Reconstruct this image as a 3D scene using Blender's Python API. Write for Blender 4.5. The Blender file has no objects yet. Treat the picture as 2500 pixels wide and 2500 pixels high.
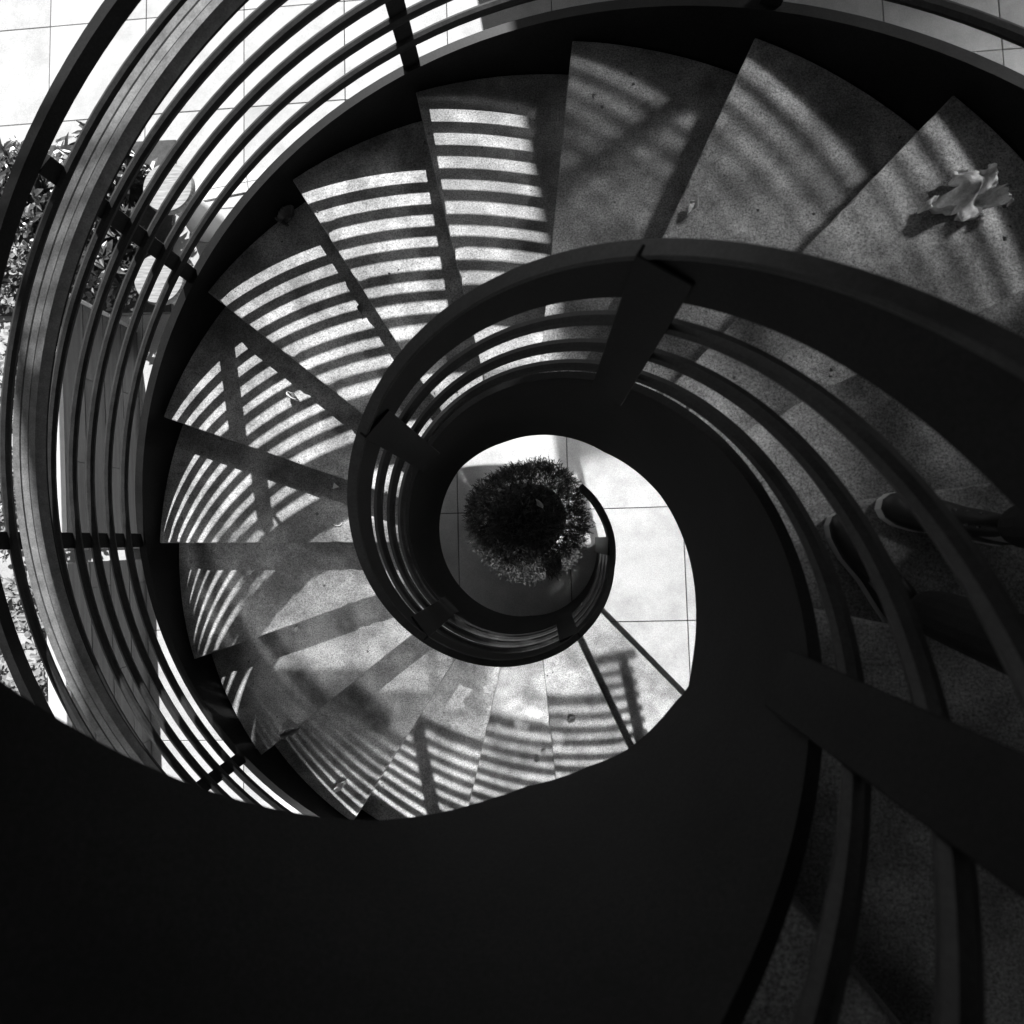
import bpy, bmesh, math, random
from mathutils import Vector, Matrix
R_ = math.radians
random.seed(7)
scene = bpy.context.scene
C = scene.collection

# ------------------------------------------------------------------ camera
cam_d = bpy.data.cameras.new("camera")
cam = bpy.data.objects.new("camera", cam_d); C.objects.link(cam)
M = Matrix(((0.99842, 0.00296, 0.05611), (0.0, 0.99861, -0.05269), (-0.05619, 0.05261, 0.99703)))
cam.matrix_world = Matrix.Translation((0.0723, 0.0172, 3.9054)) @ M.to_4x4()
cam_d.sensor_width = 36.0; cam_d.lens = 18.0
cam_d.clip_start = 0.02; cam_d.clip_end = 600
cam_d.dof.use_dof = True; cam_d.dof.focus_distance = 2.6; cam_d.dof.aperture_fstop = 2.8
scene.camera = cam

# ------------------------------------------------------------------ world, sun, exposure
SUN_EL, SUN_AZ = 42.5, 99.5            # the sun stands here (azimuth counted from +x)
world = bpy.data.worlds.new("World"); scene.world = world; world.use_nodes = True
nt = world.node_tree; bg = nt.nodes["Background"]
sky = nt.nodes.new("ShaderNodeTexSky"); sky.sky_type = 'NISHITA'; sky.sun_disc = False
sky.sun_elevation = R_(SUN_EL); sky.sun_rotation = R_(90 - SUN_AZ)
bw = nt.nodes.new("ShaderNodeRGBToBW")
nt.links.new(sky.outputs[0], bw.inputs[0]); nt.links.new(bw.outputs[0], bg.inputs[0])
bg.inputs[1].default_value = 0.05
sun_d = bpy.data.lights.new("sun", 'SUN'); sun_d.energy = 5.0; sun_d.angle = R_(0.55); sun_d.color = (1, 1, 1)
sun = bpy.data.objects.new("sun", sun_d); C.objects.link(sun); sun.location = (-3, 12, 14)
tr = Vector((-math.cos(R_(SUN_AZ)) * math.cos(R_(SUN_EL)), -math.sin(R_(SUN_AZ)) * math.cos(R_(SUN_EL)), -math.sin(R_(SUN_EL))))
sun.rotation_euler = tr.to_track_quat('-Z', 'Y').to_euler()
vs = scene.view_settings
vs.view_transform = 'Standard'; vs.look = 'None'; vs.exposure = 0.86; vs.gamma = 1.0; vs.use_curve_mapping = False
cy = scene.cycles
cy.use_denoising = True
cy.caustics_reflective = True; cy.blur_glossy = 0.0
cy.sample_clamp_indirect = 0.0
cy.use_guiding = True; cy.use_surface_guiding = True; cy.guiding_training_samples = 64
cy.use_adaptive_sampling = False
cy.max_bounces = 6; cy.diffuse_bounces = 4; cy.glossy_bounces = 4

# ------------------------------------------------------------------ materials (all neutral: a black and white place)
def mat(name, base=0.2, rough=0.7, var=0.0, scale=6.0, bump=0.0, bscale=60.0, fine=0.0, fscale=220.0, metallic=0.0, spec=0.5, lo=None, stains=0.0, detail=8.0, stretch=None, per=0.0):
    m = bpy.data.materials.new(name); m.use_nodes = True
    n = m.node_tree.nodes; l = m.node_tree.links; b = n["Principled BSDF"]
    b.inputs["Roughness"].default_value = rough; b.inputs["Metallic"].default_value = metallic
    b.inputs["Specular IOR Level"].default_value = spec
    b.inputs["Base Color"].default_value = (base, base, base, 1)
    co = n.new("ShaderNodeTexCoord"); src = co.outputs["Object"]
    if stretch:
        mp = n.new("ShaderNodeMapping"); mp.inputs["Scale"].default_value = stretch
        l.new(src, mp.inputs[0]); src = mp.outputs[0]
    oi = None
    if per:
        oi = n.new("ShaderNodeObjectInfo"); ad = n.new("ShaderNodeVectorMath"); ad.operation = 'ADD'; sc_ = n.new("ShaderNodeMath"); sc_.operation = 'MULTIPLY'; sc_.inputs[1].default_value = 37.0
        l.new(oi.outputs["Random"], sc_.inputs[0]); l.new(src, ad.inputs[0]); l.new(sc_.outputs[0], ad.inputs[1]); src = ad.outputs[0]
    def noise(s, d=8.0, r=0.6):
        t = n.new("ShaderNodeTexNoise"); t.inputs["Scale"].default_value = s; t.inputs["Detail"].default_value = d; t.inputs["Roughness"].default_value = r
        l.new(src, t.inputs["Vector"]); return t.outputs["Fac"]
    def rng(v, a, b_, c, d):
        r = n.new("ShaderNodeMapRange"); r.inputs[1].default_value = a; r.inputs[2].default_value = b_; r.inputs[3].default_value = c; r.inputs[4].default_value = d
        l.new(v, r.inputs[0]); return r.outputs[0]
    def mul(a, b_):
        t = n.new("ShaderNodeMath"); t.operation = 'MULTIPLY'; l.new(a, t.inputs[0]); l.new(b_, t.inputs[1]); return t.outputs[0]
    terms = []
    if per: terms.append(rng(oi.outputs['Random'], 0.0, 1.0, 1 - per, 1 + per))
    if var: terms.append(rng(noise(scale, detail), 0.3, 0.7, 1 - var, 1 + var))
    if fine: terms.append(rng(noise(fscale, 3.0, 0.8), 0.3, 0.7, 1 - fine, 1 + fine))
    if stains: terms.append(rng(noise(2.3, 6.0, 0.7), 0.42, 0.56, 1 - stains, 1.0))
    if terms:
        v = terms[0]
        for t in terms[1:]: v = mul(v, t)
        k = n.new("ShaderNodeMath"); k.operation = 'MULTIPLY'; k.inputs[1].default_value = base; l.new(v, k.inputs[0])
        cmb = n.new("ShaderNodeCombineColor")
        for i in range(3): l.new(k.outputs[0], cmb.inputs[i])
        l.new(cmb.outputs[0], b.inputs["Base Color"])
    if bump:
        bp = n.new("ShaderNodeBump"); bp.inputs["Strength"].default_value = bump; bp.inputs["Distance"].default_value = 0.004
        l.new(noise(bscale, 6.0), bp.inputs["Height"]); l.new(bp.outputs[0], b.inputs["Normal"])
    return m

MT = dict(
    tread=mat("concrete_tread", 0.38, 0.8, var=0.42, scale=5.5, fine=0.8, fscale=150, bump=0.3, bscale=90, stains=0.45, per=0.10),
    paver=mat("pale_stone_paver", 0.43, 0.75, var=0.12, scale=5, fine=0.28, fscale=160, bump=0.12, bscale=110, stains=0.14, per=0.09),
    bed=mat("paving_bed", 0.06, 0.95, var=0.3, scale=30, fine=0.3),
    steel=mat("dark_painted_steel", 0.009, 0.55, var=0.4, scale=5, fine=0.6, fscale=130, bump=0.1, bscale=140, spec=0.22),
    bar=mat("bar_painted_steel", 0.030, 0.45, var=0.35, scale=14, fine=0.4, fscale=150, bump=0.08, bscale=160, spec=0.35),
    wood0=mat("handrail_wood_a", 0.17, 0.38, var=0.3, scale=22, fine=0.35, fscale=170, bump=0.15, bscale=120),
    wood1=mat("handrail_wood_b", 0.22, 0.42, var=0.3, scale=18, fine=0.35, fscale=170, bump=0.15, bscale=120),
    wood2=mat("handrail_wood_c", 0.19, 0.36, var=0.3, scale=26, fine=0.35, fscale=170, bump=0.15, bscale=120),
    wall=mat("planter_wall", 0.16, 0.8, var=0.25, scale=7, fine=0.2, bump=0.15, bscale=60, stretch=(1.0, 0.15, 6.0), per=0.15),
    light=mat("pale_coping", 0.55, 0.7, var=0.1, scale=6, fine=0.12, bump=0.1),
    strip=mat("sunlit_strip", 0.8, 0.6, var=0.08, scale=8, fine=0.1),  # pale end trim, whitened further so the edge looks sunlit
    soil=mat("planter_soil", 0.12, 0.9, var=0.4, scale=14, fine=0.3, bump=0.4, bscale=40),
    leaf=mat("leaf_green", 0.24, 0.35, var=0.4, scale=9, spec=0.6),
    leaf2=mat("leaf_dark", 0.05, 0.35, var=0.4, scale=9, spec=0.6),
    needle=mat("conifer_needle", 0.07, 0.55, var=0.8, scale=16, spec=0.3),
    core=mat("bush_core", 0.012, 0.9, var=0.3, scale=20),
    bark=mat("bark", 0.06, 0.9, var=0.4, scale=20, bump=0.4),
    dry=mat("dry_leaf", 0.68, 0.65, var=0.35, scale=22, fine=0.25, fscale=120, bump=0.4, bscale=50),
    dry2=mat("brown_leaf", 0.14, 0.65, var=0.4, scale=22, fine=0.25, fscale=120, bump=0.4, bscale=50),
    paper=mat("white_paper", 0.8, 0.6, var=0.05),
    stool=mat("grained_wood", 0.28, 0.6, var=0.5, scale=9, fine=0.15, bump=0.15, stretch=(1.0, 9.0, 1.0)),
    shoe=mat("dark_leather", 0.018, 0.45, var=0.3, scale=20, bump=0.1),
    sole=mat("pale_rubber_sole", 0.7, 0.6, var=0.1),
    cloth=mat("dark_denim", 0.02, 0.9, var=0.3, scale=20, fine=0.3, bump=0.3, bscale=80),
    skin=mat("skin", 0.3, 0.55, var=0.06),
    hair=mat("dark_hair", 0.015, 0.5, var=0.3),
    metal=mat("eyelet_metal", 0.6, 0.25, metallic=1.0),
    glass=mat("coated_glass", 0.95, 0.075, metallic=1.0),
    glass2=mat("tinted_glass", 0.36, 0.20, metallic=1.0),
    glass3=mat("dark_tinted_glass", 0.17, 0.12, metallic=1.0),
    facade=mat("concrete_facade", 0.16, 0.85, var=0.15, scale=1.2, fine=0.1),
)

# ------------------------------------------------------------------ helpers
def link(name, verts, faces, m, parent=None, smooth=False):
    me = bpy.data.meshes.new(name); me.from_pydata([tuple(v) for v in verts], [], faces); me.update()
    bm = bmesh.new(); bm.from_mesh(me); bmesh.ops.recalc_face_normals(bm, faces=bm.faces); bm.to_mesh(me); bm.free()
    if smooth: me.polygons.foreach_set("use_smooth", [True] * len(me.polygons))
    me.materials.append(m)
    o = bpy.data.objects.new(name, me); C.objects.link(o)
    if parent: o.parent = parent
    return o
def tag(o, label=None, cat=None, group=None, kind=None):
    if label: o["label"] = label
    if cat: o["category"] = cat
    if group: o["group"] = group
    if kind: o["kind"] = kind
    return o
def empty(name, label, cat, group=None, loc=(0, 0, 0)):
    o = bpy.data.objects.new(name, None); C.objects.link(o); o.location = loc; o.empty_display_size = 0.1
    return tag(o, label, cat, group)
def box(name, x0, x1, y0, y1, z0, z1, m, parent=None, rot=0.0, pivot=(0, 0)):
    vs_ = [(x, y, z) for z in (z0, z1) for x, y in ((x0, y0), (x1, y0), (x1, y1), (x0, y1))]
    c, s = math.cos(rot), math.sin(rot)
    vs_ = [(pivot[0] + c * (x - pivot[0]) - s * (y - pivot[1]), pivot[1] + s * (x - pivot[0]) + c * (y - pivot[1]), z) for x, y, z in vs_]
    return link(name, vs_, [(3, 2, 1, 0), (4, 5, 6, 7), (0, 1, 5, 4), (1, 2, 6, 5), (2, 3, 7, 6), (3, 0, 4, 7)], m, parent)
def bevel(o, w=0.003, seg=1):
    b = o.modifiers.new("edge", 'BEVEL'); b.width = w; b.segments = seg; b.limit_method = 'ANGLE'; b.angle_limit = R_(40)
    return o
def lerp_tab(tab, x):
    if x <= tab[0][0]: return tab[0][1]
    for (a, va), (b, vb) in zip(tab, tab[1:]):
        if x <= b: return va + (vb - va) * (x - a) / (b - a)
    return tab[-1][1]

# ------------------------------------------------------------------ the helix: angles in degrees, clockwise seen from above
TH0, DTH, RISE = 45.53, 19.186, 0.15
def nose(t): return RISE * ((t - TH0) / DTH + 1)           # height of the nosing line
def pt(t, r, z): return Vector((r * math.cos(R_(t)), -r * math.sin(R_(t)), z))
RIN = [(-47, .463), (-21, .480), (10, .512), (39, .542), (70, .567), (100, .575), (700, .575)]
def rin(t): return lerp_tab(RIN, t)
ROUT = 2.05
TEND = 566.0
def sweep(name, m, t0, t1, sect, rf, zf, parent, step=3.0, smooth=True):
    """sect(t) -> ring of (dr, dz) round the centre line."""
    n = max(2, int(abs(t1 - t0) / step) + 1); V = []; F = []
    for i in range(n):
        t = t0 + (t1 - t0) * i / (n - 1); ring = sect(t)
        for dr, dz in ring: V.append(pt(t, rf(t) + dr, zf(t) + dz))
    k = len(ring)
    for i in range(n - 1):
        for j in range(k):
            a, b = i * k + j, i * k + (j + 1) % k
            F.append((a, b, b + k, a + k))
    F.append(tuple(range(k))[::-1]); F.append(tuple((n - 1) * k + j for j in range(k)))
    o = link(name, V, F, m, parent)
    if smooth:
        o.data.polygons.foreach_set("use_smooth", [True] * len(o.data.polygons))
        o.data.set_sharp_from_angle(angle=R_(35))
    return o
def rect(w, z0, z1): return lambda t: [(-w, z0), (w, z0), (w, z1), (-w, z1)]
def tube(r, n=8): return lambda t: [(r * math.cos(2 * math.pi * k / n), r * math.sin(2 * math.pi * k / n)) for k in range(n)]

# ------------------------------------------------------------------ ground and pavers
g = link("ground", [(-150, -150, -0.02), (150, -150, -0.02), (150, 150, -0.02), (-150, 150, -0.02)], [(0, 1, 2, 3)], MT["bed"])
tag(g, kind="structure")
PAV, PROT = 0.85, R_(1.6)
cP, sP = math.cos(PROT), math.sin(PROT)
gap = 0.006
pav_mesh = None
def paver(ix, iy):
    global pav_mesh
    if pav_mesh is None:
        a = PAV - gap; o = box("paver", 0, a, 0, a, -0.015, 0.0, MT["paver"], g); bevel(o, 0.0025)
        pav_mesh = o.data
    else:
        o = bpy.data.objects.new("paver", pav_mesh); C.objects.link(o); o.parent = g; bevel(o, 0.0025)
    lx, ly = ix * PAV + gap / 2, iy * PAV + gap / 2
    o.location = (0.285 + cP * lx - sP * ly, 0.24 + sP * lx + cP * ly, random.uniform(-0.0012, 0.0012))
    o.rotation_euler = (0, 0, PROT)
for ix in range(-7, 7):
    for iy in range(-7, 7): paver(ix, iy)

# ------------------------------------------------------------------ the staircase
st = empty("spiral_staircase", "dark steel spiral staircase with pale concrete treads and barred railings", "staircase")
NT = int((TEND - TH0) / DTH)
for i in range(NT):
    a0, a1 = TH0 + i * DTH, TH0 + (i + 1) * DTH + 1.2
    zt = RISE * (i + 1) if i else 0.08; zb = zt - (0.144 if i else 0.078)
    V = []; F = []; n, m = 9, 34; rw = random.Random(100 + i)
    for lev in (0, 1):
        for k in range(n):
            t = a0 + (a1 - a0) * k / (n - 1); ri = rin(t) + 0.022
            for j in range(m):
                r = ri + (2.02 - ri) * j / (m - 1); z = zt if lev else zb; tt = t
                if lev and k == 0:
                    wear = rw.uniform(0, .0015) + (rw.uniform(.004, .011) if rw.random() < .10 else 0)
                    tt = t + math.degrees(wear / r); z -= wear * .7
                V.append(pt(tt, r, z))
    N = n * m
    for k in range(n - 1):
        for j in range(m - 1):
            p = k * m + j; F.append((N + p, N + p + 1, N + p + m + 1, N + p + m)); F.append((p + m, p + m + 1, p + 1, p))
    for k in range(n - 1):
        for j, p in ((0, k * m), (1, k * m + m - 1)): F.append((p, p + m, N + p + m, N + p))
    for j in range(m - 1):
        for p in (j, (n - 1) * m + j): F.append((p, p + 1, N + p + 1, N + p))
    o = link("tread", V, F, MT["tread"], st); bevel(o, 0.005, 2)
SOFF = [(150, -.50), (203, -.52), (227, -.52), (257, -.687), (280, -.705), (311, -.728), (340, -.55), (379, -.417), (393, -.362), (399, -.329), (404, -.372), (420, -.447), (431, -.535), (446, -.61), (454, -.61), (475, -.577), (524, -.555), (600, -.55)]
INNER_TOP = 0.225
def inner_sect(t):
    zb = max(nose(t) + lerp_tab(SOFF, t), 0.003) - nose(t); zt = max(INNER_TOP, 0.16 - nose(t))
    return [(-0.012, zb), (0.012, zb), (0.012, zt), (-0.012, zt)]
sweep("inner_stringer", MT["steel"], 1, TEND, inner_sect, rin, nose, st, 2.5)
def outer_sect(t):
    zb = max(nose(t) - 0.48, 0.003) - nose(t)
    return [(-0.02, zb), (0.02, zb), (0.02, 0.085), (-0.02, 0.085)]
sweep("outer_stringer", MT["steel"], 40, TEND, outer_sect, lambda t: ROUT, nose, st, 2.5)
flat = lambda t: max(nose(t), -0.07)
sweep("inner_handrail", MT["steel"], -47, TEND, rect(0.0115, 0.795, 0.938), lambda t: rin(t) - .0125, flat, st, 2.0)
sweep("handrail_cap", MT["bar"], -47.3, TEND, lambda t: [(-.017, .940), (.017, .940), (.0185, .944), (.016, .953), (-.016, .953), (-.0185, .944)], lambda t: rin(t) - .0125, flat, st, 2.0)
for h in (0.335, 0.495, 0.66):
    sweep("rail_bar", MT["bar"], 4, TEND, tube(0.019), lambda t: rin(t) - .006, lambda t, h=h: flat(t) + h, st, 2.5)
for h in (0.18, 0.278, 0.375, 0.465, 0.565, 0.655, 0.752):
    sweep("rail_bar", MT["bar"], 63, TEND, tube(0.018), lambda t: ROUT, lambda t, h=h: nose(t) + h, st, 2.5)
sweep("outer_top_rail", MT["steel"], 62, TEND, rect(0.018, 0.845, 0.892), lambda t: ROUT, nose, st, 2.5)
for k in range(3):                                                   # three laminations side by side
    sweep("handrail_lamination", MT["wood" + str(k)], 112, TEND, lambda t: [(-.0155, 0.777), (.0155, 0.777), (.0155, .812), (.0135, 0.817), (-.0135, 0.817), (-.0155, .812)], lambda t, k=k: 1.9 + (k - 1) * .0325, lambda t, k=k: nose(t) - (.0015 if k == 1 else 0), st, 2.0)
sweep("handrail_core", MT["steel"], 112.2, TEND - .2, rect(0.042, 0.765, 0.7765), lambda t: 1.9, nose, st, 2.0)
def post(t, r, w, th, z0, z1, name="post"):
    c = pt(t, r, 0); rad = Vector((math.cos(R_(t)), -math.sin(R_(t)), 0)); tan = Vector((-rad.y, rad.x, 0))
    V = [c + rad * sr * th + tan * sw * w / 2 + Vector((0, 0, z)) for z in (z0, z1) for sr, sw in ((-1, -1), (1, -1), (1, 1), (-1, 1))]
    o = link(name, V, [(3, 2, 1, 0), (4, 5, 6, 7), (0, 1, 5, 4), (1, 2, 6, 5), (2, 3, 7, 6), (3, 0, 4, 7)], MT["steel"], st); return bevel(o, 0.002)
for t in (3, 66, 141, 221, 301, 385, 465, 545):
    zn = flat(t); post(t, rin(t) - .022, 0.11, 0.012, max(zn + 0.15, 0.004), zn + 0.915)
k = 0
for t in (65, 105.4, 143.1, 180.3, 218.7, 257, 295, 333, 371, 409, 447, 485, 523, 561):
    zn = nose(t); post(t, ROUT + 0.03, 0.072, 0.03, max(zn - 0.3, 0.004), zn + 0.825)
    if t < 112: continue
    rad = Vector((math.cos(R_(t)), -math.sin(R_(t)), 0))
    c0 = pt(t, 1.91, zn + 0.757); c1 = pt(t, ROUT + 0.02, zn + 0.70); tan = Vector((-rad.y, rad.x, 0)) * 0.008; up = Vector((0, 0, 0.008))
    V = [c + s1 * tan + s2 * up for c in (c0, c1) for s1, s2 in ((-1, -1), (1, -1), (1, 1), (-1, 1))]
    link("handrail_bracket", V, [(0, 1, 2, 3), (7, 6, 5, 4), (0, 4, 5, 1), (1, 5, 6, 2), (2, 6, 7, 3), (3, 7, 4, 0)], MT["steel"], st)
# top landing the flight runs onto, carried on round as added shade
LZ = RISE * (NT + 1)
a = TH0 + NT * DTH
V = []; n = 24
for k in range(n):
    t = a + (742 - a) * k / (n - 1); V += [pt(t, .60, LZ - .16), pt(t, 2.02, LZ - .16), pt(t, 2.02, LZ), pt(t, .60, LZ)]
F = []
for k in range(n - 1):
    for j in range(4):
        p, q = 4 * k + j, 4 * k + (j + 1) % 4; F.append((p, q, q + 4, p + 4))
F += [(3, 2, 1, 0), tuple(4 * (n - 1) + j for j in range(4))]
link("landing", V, F, MT["tread"], st)

# ------------------------------------------------------------------ unseen buildings round the yard (glass throws light back, the rest is added shade)
def glass_building(label, cx, cyy, normal_az, x0, x1, depth, height, panes, tilt, m):
    """local +y looks to the yard; panes are (x0, x1, z0, z1) in metres on the facade"""
    b = empty("glass_building", label, "building", loc=(cx, cyy, 0)); b.rotation_euler = (0, 0, R_(normal_az - 90))
    box("wall", x0, x1, -depth, -0.06, -0.02, height, MT["facade"], b)
    shapes = {}
    for a, c, z0, z1 in panes:
        key = (round(c - a, 3), round(z1 - z0, 3))
        if key not in shapes:
            q = box("pane", 0, c - a, -0.05, -0.02, 0, z1 - z0, m, b); shapes[key] = q.data
        else:
            q = bpy.data.objects.new("pane", shapes[key]); C.objects.link(q); q.parent = b
        q.location = (a, 0, z0); q.rotation_euler = (R_(tilt), 0, 0)
    return b
gb = glass_building("glass-fronted building standing past the stair's lower side", 1.385, -7.47, 100.5, -9, 11, 8.0, 10.2,
               [(-2.2 + 1.9 * i, -0.36 + 1.9 * i, 0.9 + 2.2 * j, 3.04 + 2.2 * j) for i in range(1) for j in (2,)] + [(-0.3 + 2 * i, 1.64 + 2 * i, 0.3 + 2.2 * j, 2.44 + 2.2 * j) for i in range(3) for j in (2, 3)], -1.9, MT["glass"])
q = box("pane", 0, 1.84, -0.05, -0.02, 0, 1.6, MT["glass3"], gb); q.location = (-2.2, 0, 7.56); q.rotation_euler = (R_(-1.9), 0, 0)  # pane added to send weak reflected sun onto the left treads
glass_building("glass-cornered building standing past the stair's right side", 7.4, 5.75, 157.0, -1.6, 7, 6.0, 11.4,
               [(-1.5 + 1.0 * i, -0.54 + 1.0 * i, 0.3 + 2.2 * j, 2.44 + 2.2 * j) for i in range(3) for j in range(5)], 0.0, MT["glass2"])
box_b = empty("shade_building", "plain concrete building standing past the stair's upper side", "building", loc=(0, 0, 0))
box("wall", -0.70, 5.0, 6.0, 12.0, -0.02, 7.4, MT["facade"], box_b)  # unseen block, placed to keep direct sun off the right-hand treads
box("shade_wall", 2.8, 6.0, -6.0, 1.5, -0.02, 6.59, MT["facade"], box_b)  # unseen wall, added to cut skylight from the right
rf = empty("shade_canopy", "flat slab with a slatted end, added unseen above the stair to shade it", "shade slab")
box("slab", -2.68, 4.0, -4.5, 5.40, 6.6, 6.74, MT["facade"], rf); box("slab", -0.70, 4.0, 5.402, 5.99, 6.6, 6.739, MT["facade"], rf)  # unseen slabs, added to hold sun and sky off the stair
for k in range(6): box("slat", -2.68, -0.703, 5.45 + .095 * k, 5.485 + .095 * k, 6.66, 6.68, MT["facade"], rf)  # slats added to halve the sun on the left treads
for x_ in (-2.66, -1.69): box("beam", x_, x_ + .05, 5.402, 5.99, 6.69, 6.74, MT["facade"], rf)

# ------------------------------------------------------------------ low board-clad walls along the left
PA = R_(4.4); PX = -3.07
def pl(x, y):
    c, s = math.cos(PA), math.sin(PA); return (PX + c * (x - PX) - s * y, s * (x - PX) + c * y)
PH = 0.71
def low_wall(label, y0, y1, strips):
    p = empty("low_wall", label, "wall", "low walls beside the stair", (*pl(PX - 0.06, (y0 + y1) / 2), 0))
    inv = Matrix.Translation(-Vector(p.location))
    def add(nm, x0, x1, a, b, z0, z1, m):
        o = box(nm, x0, x1, a, b, z0, z1, m, None, PA, (PX, 0)); o.data.transform(inv); o.parent = p; return o
    nb = 4; bh = (PH - 0.04) / nb; ln = 1.22
    for r in range(nb):
        y = y0 - (ln * 0.5 if r % 2 else 0)
        while y < y1 - 0.02:
            a, b = max(y, y0) + 0.0015, min(y + ln, y1) - 0.0015
            if b - a > 0.03:
                bevel(add("board", PX - 0.03 - random.uniform(0, .002), PX + random.uniform(0, .002), a, b, 0.001 + r * bh + 0.0015, (r + 1) * bh - 0.0015, MT["wall"]), 0.002)
            y += ln
    add("core_wall", PX - 0.11, PX - 0.034, y0, y1, 0.001, PH - 0.041, MT["facade"])
    bevel(add("coping", PX - 0.12, PX + 0.004, y0, y1, PH - 0.040, PH, MT["light"]), 0.003)
    for sy in strips: bevel(add("end_strip", PX - 0.115, PX + 0.006, sy, sy + 0.03, 0.001, PH - 0.02, MT["strip"]), 0.002)
    return p
low_wall("long low board-clad wall on the left below the horizontal railing post", -5.2, -0.14, [])
low_wall("shorter low board-clad wall on the left above the horizontal railing post", -0.06, 1.70, [1.702])

# ------------------------------------------------------------------ leaves
def leaf_mesh(V, F, base, d, up, L, W, droop=0.25, fold=0.25):
    d = d.normalized(); s = d.cross(up)
    if s.length < 1e-4: s = Vector((1, 0, 0))
    s.normalize(); nrm = s.cross(d).normalized(); i = len(V)
    def P(u, v): return base + d * (L * u) + s * (W * v) + nrm * (abs(v) * W * fold - droop * L * u * u)
    V += [P(0, 0), P(.3, .42), P(.3, 0), P(.3, -.42), P(.65, .36), P(.65, 0), P(.65, -.36), P(1, 0)]
    F += [(i, i + 1, i + 2), (i, i + 2, i + 3), (i + 1, i + 4, i + 5, i + 2), (i + 2, i + 5, i + 6, i + 3), (i + 4, i + 7, i + 5), (i + 5, i + 7, i + 6)]
def stem(V, F, a, b, r0, r1, n=5):
    ax = (b - a).normalized(); u = ax.orthogonal().normalized(); w = ax.cross(u); i = len(V)
    for c, r in ((a, r0), (b, r1)):
        for k in range(n): V.append(c + (u * math.cos(2 * math.pi * k / n) + w * math.sin(2 * math.pi * k / n)) * r)
    for k in range(n): F.append((i + k, i + (k + 1) % n, i + n + (k + 1) % n, i + n + k))
def plant(name, label, cat, group, loc, rad, height, nstem, nleaf, L, W, m, spread=1.0):
    p = empty(name, label, cat, group, loc); V = []; F = []; SV = []; SF = []
    for q in range(nstem):
        a = random.uniform(0, 2 * math.pi); rr = rad * random.uniform(.35, 1.0) * spread; h = height * random.uniform(.55, 1.0)
        tip = Vector((rr * math.cos(a), rr * math.sin(a), h)); mid = Vector((tip.x * .35, tip.y * .35, h * .6))
        b0 = Vector((random.uniform(-.03, .03), random.uniform(-.03, .03), 0))
        stem(SV, SF, b0, mid, .006, .004); stem(SV, SF, mid, tip, .004, .002)
        for k in range(nleaf):
            u = random.uniform(.25, 1.0); c = (b0.lerp(mid, u / .5) if u < .5 else mid.lerp(tip, (u - .5) / .5))
            aa = random.uniform(0, 2 * math.pi); el = random.uniform(-.2, .75)
            d = Vector((math.cos(aa) * math.cos(el), math.sin(aa) * math.cos(el), math.sin(el)))
            leaf_mesh(V, F, c, d, Vector((0, 0, 1)), L * random.uniform(.65, 1.15), W * random.uniform(.7, 1.15))
    f = link("foliage", V, F, m, p); f["kind"] = "stuff"
    link("stem", SV, SF, MT["bark"], p)
    return p
spots = [(-.50, 1.45, "leafy plant behind the short wall, nearest its far end"), (-.70, 1.05, "second leafy plant from the far end of the short wall"), (-.48, .70, "third leafy plant from the far end of the short wall"),
         (-.75, .38, "fourth leafy plant from the far end of the short wall"), (-.52, .12, "leafy plant behind the short wall's end by the post"),
         (-.60, -.40, "leafy plant behind the long wall's end by the post"), (-.48, -.75, "second leafy plant along the long wall from the post"), (-.75, -1.05, "third leafy plant along the long wall from the post"),
         (-.50, -1.38, "fourth leafy plant along the long wall from the post"), (-.56, -1.75, "fifth leafy plant along the long wall from the post")]
for x, y, lab in spots:
    px_, py_ = pl(PX + x, y)
    plant("leafy_plant", lab, "plant", "leafy plants behind the low walls", (px_, py_, 0.0), .30, .62, 12, 12, .075, .045, MT["leaf"])
pb = box("planting_bed", -4.9, -2.92, 1.86, 3.3, 0.002, 0.02, MT["bed"]); pb["kind"] = "structure"
plant("broadleaf_shrub", "dark broadleaf shrub beside the pale round tables, nearer the short wall", "shrub", "broadleaf shrubs by the tables", (-3.10, 2.14, 0.015), .30, .58, 40, 26, .12, .05, MT["leaf2"])
plant("broadleaf_shrub", "dark broadleaf shrub beyond the pale round tables, farther from the short wall", "shrub", "broadleaf shrubs by the tables", (-3.12, 2.78, 0.015), .32, .62, 40, 26, .12, .05, MT["leaf2"])
plant("broadleaf_shrub", "dark broadleaf shrub at the far left, behind the other two", "shrub", "broadleaf shrubs by the tables", (-3.65, 2.45, 0.015), .42, .8, 44, 28, .12, .05, MT["leaf2"])
for nm_, y0, y1, lab in (("ground_cover", -3.2, -.22, "sunlit leafy ground cover behind the long wall"), ("ground_cover", .06, 1.75, "sunlit leafy ground cover behind the short wall"), ("ground_cover", 1.9, 3.2, "low leafy ground cover round the broadleaf shrubs")):
    V = []; F = []
    for q in range(int(1700 * (y1 - y0))):
        x = PX - (.30 if y0 < 1.8 else -.02) - 1.35 * random.random(); y = random.uniform(y0, y1)
        if math.sin(x * 9 + y * 3) + math.sin(y * 7.3 - x * 4) + random.gauss(0, .6) < -.15: continue
        a = random.uniform(0, 6.283); e = random.uniform(-.35, .7); px_, py_ = pl(x, y)
        leaf_mesh(V, F, Vector((px_, py_, .012 + random.random() ** 1.5 * .28)), Vector((math.cos(a), math.sin(a), abs(e) * .6)), Vector((0, 0, 1)), random.uniform(.04, .08), random.uniform(.03, .055), .1, .3)
    gc = link(nm_, V, F, MT["leaf"]); tag(gc, lab, "ground cover", None, "stuff")

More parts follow.
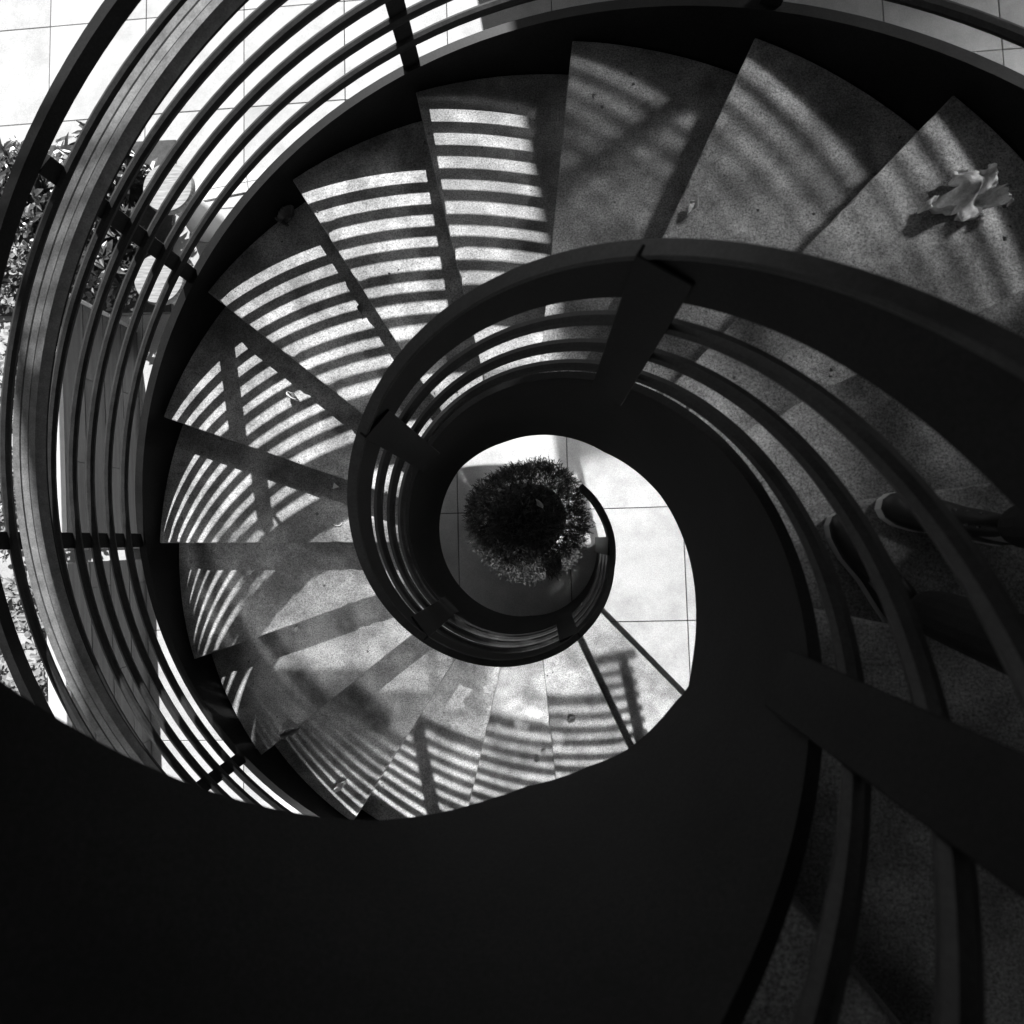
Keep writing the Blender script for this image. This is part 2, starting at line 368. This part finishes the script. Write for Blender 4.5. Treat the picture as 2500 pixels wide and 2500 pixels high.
# ------------------------------------------------------------------ round tables and the pale strip in the paving
def round_table(x, y, label):
    t = empty("round_table", label, "table", "pale round tables outside the railing", (x, y, 0))
    def lathe(nm, prof, m, n=40):
        V = []; F = []
        for r, z in prof:
            for k in range(n): V.append((r * math.cos(2 * math.pi * k / n), r * math.sin(2 * math.pi * k / n), z))
        for j in range(len(prof) - 1):
            for k in range(n): F.append((j * n + k, j * n + (k + 1) % n, (j + 1) * n + (k + 1) % n, (j + 1) * n + k))
        F.append(tuple(range(n))[::-1]); F.append(tuple((len(prof) - 1) * n + k for k in range(n)))
        o = link(nm, V, F, m, t); o.data.polygons.foreach_set("use_smooth", [True] * len(o.data.polygons)); o.data.set_sharp_from_angle(angle=R_(40)); return o
    lathe("table_top", [(.175, .405), (.19, .415), (.19, .44), (.182, .45)], MT["stool"])
    lathe("base", [(.15, .004), (.14, .05), (.10, .22), (.13, .404)], MT["light"])
round_table(-2.68, 1.90, "pale round grained table nearer the short low wall")
round_table(-2.64, 2.58, "pale round grained table farther from the short low wall")
ks = empty("paving_strip", None, None); ks["kind"] = "structure"; ks.location = (-2.7, 2.86, 0); ks.rotation_euler = (0, 0, R_(9))
for k in range(5):
    for j in range(2):
        bevel(box("slab", -2 + k * .8 + .003, -1.2 + k * .8 - .003, j * .085 - .084, j * .085 - .003, 0.0035, .012, MT["light"], ks), .002)

# ------------------------------------------------------------------ clipped round conifer in the eye of the stair
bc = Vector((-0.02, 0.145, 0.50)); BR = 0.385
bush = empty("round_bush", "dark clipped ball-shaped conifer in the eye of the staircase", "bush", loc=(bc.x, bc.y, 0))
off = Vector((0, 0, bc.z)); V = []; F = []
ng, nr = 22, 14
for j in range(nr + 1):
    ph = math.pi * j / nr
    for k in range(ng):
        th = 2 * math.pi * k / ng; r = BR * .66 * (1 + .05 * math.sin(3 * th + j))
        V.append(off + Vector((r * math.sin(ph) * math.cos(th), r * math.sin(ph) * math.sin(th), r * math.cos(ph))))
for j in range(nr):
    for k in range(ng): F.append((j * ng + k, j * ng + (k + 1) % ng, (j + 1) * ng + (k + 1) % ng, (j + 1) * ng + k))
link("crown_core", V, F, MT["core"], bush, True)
V = []; F = []
lump = [(Vector((random.gauss(0, 1), random.gauss(0, 1), random.gauss(0, 1))).normalized(), random.uniform(-.045, .06)) for _ in range(34)]
for q in range(5200):
    d = Vector((random.gauss(0, 1), random.gauss(0, 1), random.gauss(0, 1))).normalized()
    if d.z < -0.75: continue
    r = BR * (0.82 + .13 * random.random() + sum(w * max(0, d.dot(l) - .75) * 4 for l, w in lump))
    base = off + d * r
    tw = (d + Vector((random.gauss(0, .5), random.gauss(0, .5), random.gauss(0, .5)))).normalized()
    ln = random.uniform(.035, .075)
    for k in range(9):
        u = k / 9; c = base + tw * (ln * u)
        dd = (tw + Vector((random.gauss(0, .55), random.gauss(0, .55), random.gauss(0, .55)))).normalized()
        s = dd.cross(Vector((random.random() - .5, random.random() - .5, random.random() - .5))).normalized() * random.uniform(.002, .004)
        L = random.uniform(.014, .03); i = len(V)
        V += [c - s, c + s, c + dd * L]; F.append((i, i + 1, i + 2))
f = link("foliage", V, F, MT["needle"], bush); f["kind"] = "stuff"
V = []; F = []; stem(V, F, Vector((0, 0, 0.0)), Vector((0, 0, .3)), .035, .03, 9); link("trunk", V, F, MT["bark"], bush, True)

# ------------------------------------------------------------------ fallen leaves and litter
def fallen_leaf(name, label, x, y, z, L, W, rotz, m, curl=0.5, lobes=0, seed=0):
    rnd = random.Random(seed); V = []; F = []; nu, nv = 15, 9
    for i in range(nu):
        u = i / (nu - 1); w = W * (math.sin(math.pi * min(1, u * .96 + .02)) ** .8)
        if lobes: w *= .62 + .38 * abs(math.cos(lobes * math.pi * u)) 
        for j in range(nv):
            v = (j / (nv - 1) - .5) * 2
            yy = v * w / 2; zz = curl * (.35 * W * v * v + .10 * L * math.sin(3.1 * u + 1) + .07 * W * math.sin(9 * u + 5 * v + seed)) + rnd.uniform(0, .04) * W
            ang = curl * 1.1 * v
            V.append(Vector((L * (u - .5) + curl * .12 * L * v * math.sin(5 * u), yy * math.cos(ang * .6), zz + abs(yy) * math.sin(abs(ang)) * .5)))
    zmin = min(v.z for v in V)
    for v in V: v.z -= zmin - .0015
    for i in range(nu - 1):
        for j in range(nv - 1): F.append((i * nv + j, i * nv + j + 1, (i + 1) * nv + j + 1, (i + 1) * nv + j))
    a = Vector((-L * .5, 0, V[nv // 2].z)); b = a + Vector((-.35 * L, .06 * L, max(0.004, .08 * L) - a.z))
    stem(V, F, a, b, .012 * L, .008 * L, 4)
    o = link(name, V, F, m, None, True); o.location = (x, y, z); o.rotation_euler = (0, 0, R_(rotz))
    so = o.modifiers.new("thick", 'SOLIDIFY'); so.thickness = .0012
    return tag(o, label, "leaf", "fallen leaves")
def palmate_leaf(label, x, y, z, S, rotz, m, seed):
    from mathutils import noise as NZ
    rnd = random.Random(seed); na, nr_ = 96, 11; V = [Vector((0, 0, .12 * S))]; F = []
    lob = [(-128, .70), (-70, 1.0), (-8, 1.25), (52, .85), (118, .75)]
    tip = [rnd.uniform(.2, 1.0) for _ in lob]
    for k in range(na):
        ph = -180 + 360 * k / na
        ws = [L * math.exp(-((ph - c) / 33.0) ** 2) for c, L in lob]; w = max(ws); t_ = tip[ws.index(w)]
        r = .26 + w * .8 + .04 * math.sin(k * 2.1) + rnd.uniform(-.02, .02)
        for q in range(1, nr_ + 1):
            u = q / nr_; s_ = r * u; p = Vector((s_ * math.cos(R_(ph)), s_ * .72 * math.sin(R_(ph)), 0))
            n1 = NZ.noise(p * 2.2 + Vector((seed, 0, 0))); n2 = NZ.noise(p * 6 + Vector((0, seed, 3)))
            zz = .13 + .42 * n1 + .16 * n2 + .30 * t_ * max(0, u - .35) ** 1.3
            pull = 1 - .38 * t_ * max(0, u - .55) ** 1.2 / .38
            V.append(Vector((p.x * pull * S, p.y * pull * S, zz * S)))
    zmin = min(v.z for v in V)
    for v in V: v.z -= zmin
    for k in range(na):
        a0, b0 = 1 + k * nr_, 1 + ((k + 1) % na) * nr_
        F.append((0, a0, b0))
        for q in range(nr_ - 1): F.append((a0 + q, a0 + q + 1, b0 + q + 1, b0 + q))
    stem(V, F, V[0].copy(), Vector((-1.05 * S, .2 * S, .06 * S)), .02 * S, .014 * S, 5)
    o = link("dry_leaf", V, F, m, None, True); o.location = (x, y, z + .001); o.rotation_euler = (0, 0, R_(rotz))
    so = o.modifiers.new("thick", 'SOLIDIFY'); so.thickness = .001
    return tag(o, label, "leaf", "fallen leaves")
palmate_leaf("large curled pale dry leaf at the upper right", 1.44, 1.09, 2.251, .17, 200, MT["dry"], 3)
fallen_leaf("dry_leaf", "small crumpled pale dry leaf near the top edge, right of centre", .61, 1.19, 2.102, .07, .045, 60, MT["dry"], .9, 2, 2)
palmate_leaf("dim crumpled leaf in the railing shadow at the upper left", -1.188, 1.599, 1.501, .085, 55, MT["dry2"], 5)
fallen_leaf("dry_leaf", "crumpled leaf on the outer corner of a tread at the lower left", -1.40, -1.11, .902, .11, .06, 20, MT["dry2"], .9, 3, 4)
fallen_leaf("dry_leaf", "pale leaf scrap in the striped shade at the lower left", -1.155, -1.484, .752, .09, .05, 40, MT["dry"], .7, 2, 5)
fallen_leaf("dry_leaf", "flat brown leaf on the second tread from the ground", .278, -1.217, .302, .06, .045, 30, MT["dry2"], .25, 0, 6)
fallen_leaf("dry_leaf", "rounder of the two brown leaves on the third tread", .04, -1.426, .452, .045, .036, 80, MT["dry2"], .2, 0, 7)
fallen_leaf("dry_leaf", "longer of the two brown leaves on the third tread", .085, -1.385, .452, .055, .03, 70, MT["dry2"], .25, 0, 8)
fallen_leaf("dry_leaf", "rolled pale leaf on the striped tread left of centre", -1.2, .752, 1.352, .07, .045, -35, MT["dry"], 1.0, 2, 9)
fallen_leaf("dry_leaf", "small leaf against a tread edge above the inner handrail", -.80, 1.14, 1.502, .06, .035, 100, MT["dry2"], .6, 0, 10)
fallen_leaf("dry_leaf", "tiny pale leaf scrap on a shaded tread at the left", -1.38, -.517, .902, .035, .02, 70, MT["dry"], .6, 0, 11)
fallen_leaf("dry_leaf", "pale curled leaf lying on top of the round bush", .065, .219, .925, .06, .035, 130, MT["dry"], .9, 0, 12)
pp = link("paper_scrap", [(-.018, -.012, .001), (.02, -.002, .004), (-.006, .022, .012), (-.018, -.012, .0016), (.02, -.002, .0046), (-.006, .022, .0126)], [(0, 1, 2), (5, 4, 3), (0, 3, 4, 1), (1, 4, 5, 2), (2, 5, 3, 0)], MT["paper"])
pp.location = (-1.036, .30, 1.2005); tag(pp, "white three-cornered paper scrap beside the inner handrail", "paper")
V = []; F = []
for k in range(6):
    a = R_(200 + k * 30); b = R_(200 + (k + 1) * 30)
    stem(V, F, Vector((.022 * math.cos(a), .013 * math.sin(a), .005)), Vector((.022 * math.cos(b), .013 * math.sin(b), .005)), .0028, .0024, 5)
tw = link("twig", V, F, MT["paper"], None); tw.location = (-1.021, .101, 1.2); tag(tw, "small bent pale twig on a tread beside the inner handrail", "twig")

# grit and crumbs swept against the risers and edges
V = []; F = []; rg = random.Random(21)
for q in range(420):
    i = rg.randint(1, 15); u = 1 - rg.random() ** 2.2 if rg.random() < .65 else rg.random(); t = TH0 + (i + .02 + .96 * u) * DTH
    r = rg.uniform(.65, 1.98) if rg.random() < .6 else rg.uniform(1.75, 1.99); c = pt(t, r, RISE * (i + 1)); sz = .002 + .006 * rg.random() ** 3; n0 = len(V)
    top = c + Vector((0, 0, sz))
    for k in range(5):
        a = k * 1.2566 + rg.random(); V.append(c + Vector((math.cos(a), math.sin(a), .05)) * sz * rg.uniform(.7, 1.6))
    V.append(top); F += [(n0 + k, n0 + (k + 1) % 5, n0 + 5) for k in range(5)]
gr = link("grit", V, F, MT["dry2"]); tag(gr, "dark grit and leaf crumbs scattered over the treads", "grit", None, "stuff")

# ------------------------------------------------------------------ the person at the rail
def skinned(name, joints, edges, m, parent, root, sub=2):
    me = bpy.data.meshes.new(name); keys = list(joints); idx = {k: i for i, k in enumerate(keys)}
    me.from_pydata([joints[k][0] for k in keys], [(idx[a], idx[b]) for a, b in edges], [])
    o = bpy.data.objects.new(name, me); C.objects.link(o)
    o.modifiers.new("skin", 'SKIN')
    lay = me.skin_vertices[0] if len(me.skin_vertices) else None
    if lay is None:
        bm = bmesh.new(); bm.from_mesh(me); bm.verts.layers.skin.verify(); bm.to_mesh(me); bm.free(); lay = me.skin_vertices[0]
    for k in keys:
        d = lay.data[idx[k]]; r = joints[k][1]; d.radius = r if isinstance(r, tuple) else (r, r); d.use_root = (k == root)
    ss = o.modifiers.new("smooth", 'SUBSURF'); ss.levels = sub; ss.render_levels = sub
    me.materials.append(m); me.polygons.foreach_set("use_smooth", [True] * len(me.polygons))
    o.parent = parent
    return o
PZ = 2.55
per = empty("person", "person in dark trousers and pale-soled shoes standing at the inner railing", "person")
J = dict(pelvis=((1.14, -.10, 3.43), .115), spine=((1.10, -.09, 3.65), .12), chest=((1.02, -.07, 3.86), .13), neck=((.95, -.05, 4.03), .052), head=((.90, -.03, 4.13), .085), crown=((.87, -.02, 4.24), .07),
         lhip=((1.10, -.19, 3.40), .085), lknee=((1.02, -.22, 2.98), .055), lank=((.955, -.165, 2.63), .038), lfoot=((.87, -.03, 2.585), .03),
         rhip=((1.18, -.01, 3.40), .085), rknee=((1.17, .04, 2.98), .055), rank=((1.185, .04, 2.63), .038), rfoot=((1.03, .075, 2.585), .03),
         lsho=((.99, -.24, 3.93), .06), lelb=((.92, -.36, 3.70), .042), lwri=((.66, -.17, 3.735), .027), lpalm=((.595, -.135, 3.728), .024),
         rsho=((1.06, .10, 3.93), .06), relb=((1.0, .30, 3.66), .042), rwri=((.655, .235, 3.505), .027), rpalm=((.585, .215, 3.495), .024))
E_ = [("pelvis", "spine"), ("spine", "chest"), ("chest", "neck"), ("neck", "head"), ("head", "crown")]
for s_ in "lr":
    E_ += [("pelvis", s_ + "hip"), (s_ + "hip", s_ + "knee"), (s_ + "knee", s_ + "ank"), (s_ + "ank", s_ + "foot"), ("chest", s_ + "sho"), (s_ + "sho", s_ + "elb"), (s_ + "elb", s_ + "wri"), (s_ + "wri", s_ + "palm")]
    w = Vector(J[s_ + "wri"][0]); p = Vector(J[s_ + "palm"][0]); d = (p - w).normalized(); sd = d.cross(Vector((0, 0, 1))).normalized()
    for k, (o_, L) in enumerate(((-.026, .062), (-.009, .072), (.009, .068), (.026, .054))):
        b0 = p + sd * o_ + d * .018; b1 = b0 + d * L * .45 + Vector((0, 0, -.012)); b2 = b1 + d * L * .25 + Vector((0, 0, -L * .45))
        for q, (b, r) in enumerate(((b0, .0095), (b1, .0085), (b2, .0075))): J["%sf%d%d" % (s_, k, q)] = (tuple(b), r)
        E_ += [(s_ + "palm", "%sf%d0" % (s_, k)), ("%sf%d0" % (s_, k), "%sf%d1" % (s_, k)), ("%sf%d1" % (s_, k), "%sf%d2" % (s_, k))]
    sg = 1 if s_ == "l" else -1
    t0 = w.lerp(p, .5) + sd * sg * .03; t1 = t0 + d * .03 + sd * sg * .012 + Vector((0, 0, -.02)); 
    J[s_ + "t0"] = (tuple(t0), .011); J[s_ + "t1"] = (tuple(t1), .009); E_ += [(s_ + "wri", s_ + "t0"), (s_ + "t0", s_ + "t1")]
skinned("body", {k: v for k, v in J.items()}, E_, MT["skin"], per, "pelvis")
def grow(ks, g): return {k: (J[k][0], J[k][1] + g) for k in ks}
T = grow(("pelvis", "lhip", "lknee", "lank", "rhip", "rknee", "rank"), .018)
T["lank"] = ((.938, -.135, 2.645), .056); T["rank"] = ((1.155, .047, 2.645), .056); T["waist"] = ((1.12, -.095, 3.55), .135)
skinned("trousers", T, [("pelvis", "waist"), ("pelvis", "lhip"), ("lhip", "lknee"), ("lknee", "lank"), ("pelvis", "rhip"), ("rhip", "rknee"), ("rknee", "rank")], MT["cloth"], per, "pelvis")
U = grow(("spine", "chest", "lsho", "lelb", "lwri", "rsho", "relb", "rwri"), .02); U["waist"] = ((1.13, -.10, 3.48), .145); U["neck"] = ((.965, -.055, 3.98), .07)
skinned("jacket", U, [("waist", "spine"), ("spine", "chest"), ("chest", "neck"), ("chest", "lsho"), ("lsho", "lelb"), ("lelb", "lwri"), ("chest", "rsho"), ("rsho", "relb"), ("relb", "rwri")], MT["cloth"], per, "spine")
skinned("hair", {"a": ((.93, -.035, 4.17), .088), "b": ((.90, -.028, 4.24), .085)}, [("a", "b")], MT["hair"], per, "a")
def shoe(toe, heel, seed):
    toe, heel = Vector((*toe, PZ)), Vector((*heel, PZ)); d = (toe - heel); L = d.length; d.normalize(); s = Vector((-d.y, d.x, 0))
    wid = [(0, .018), (.04, .033), (.2, .036), (.45, .036), (.68, .047), (.85, .044), (.95, .032), (1, .012)]
    hei = [(0, .085), (.06, .115), (.3, .118), (.42, .10), (.6, .072), (.8, .056), (.93, .048), (1, .032)]
    def ring_at(u, sc, z): return [heel + d * (L * u) + s * lerp_tab(wid, u) * sc + Vector((0, 0, z)), heel + d * (L * u) - s * lerp_tab(wid, u) * sc + Vector((0, 0, z))]
    n = 22; V = []; F = []
    for i in range(n):                                              # sole
        u = i / (n - 1); a, b = ring_at(u, 1.0, .001); c, e = ring_at(u, 1.03, .026); V += [a, b, e, c]
    for i in range(n - 1):
        for j in range(4): p, q = 4 * i + j, 4 * i + (j + 1) % 4; F.append((p, q, q + 4, p + 4))
    F += [(3, 2, 1, 0), tuple(4 * (n - 1) + j for j in range(4))]
    V2 = []; F2 = []; m = 11
    for i in range(n):
        u = i / (n - 1); w = lerp_tab(wid, u); h = lerp_tab(hei, u)
        for j in range(m):
            a = math.pi * j / (m - 1); V2.append(heel + d * (L * u) + s * (w * math.cos(a)) + Vector((0, 0, .026 + (h - .026) * math.sin(a) ** .75)))
    for i in range(n - 1):
        for j in range(m - 1): p = i * m + j; F2.append((p, p + 1, p + m + 1, p + m))
        F2.append((i * m, (i + 1) * m, (i + 1) * m + m - 1, i * m + m - 1))
    F2 += [tuple(range(m))[::-1], tuple((n - 1) * m + j for j in range(m))]
    o = link("shoe", V2, F2, MT["shoe"], per, True)
    link("sole", V, F, MT["sole"], o)
    for r in range(4):
        for sg in (-1, 1):
            u = .42 + .07 * r; c = heel + d * (L * u) + s * sg * .016 + Vector((0, 0, lerp_tab(hei, u) - .001)); VV = []; FF = []
            stem(VV, FF, c - Vector((0, 0, .004)), c + Vector((0, 0, .0015)), .0038, .003, 6); FF.append(tuple(range(6, 12))); link("eyelet", VV, FF, MT["metal"], o)
    return o
shoe((.815, .08), (.97, -.19), 1); shoe((.925, .105), (1.225, .03), 2)
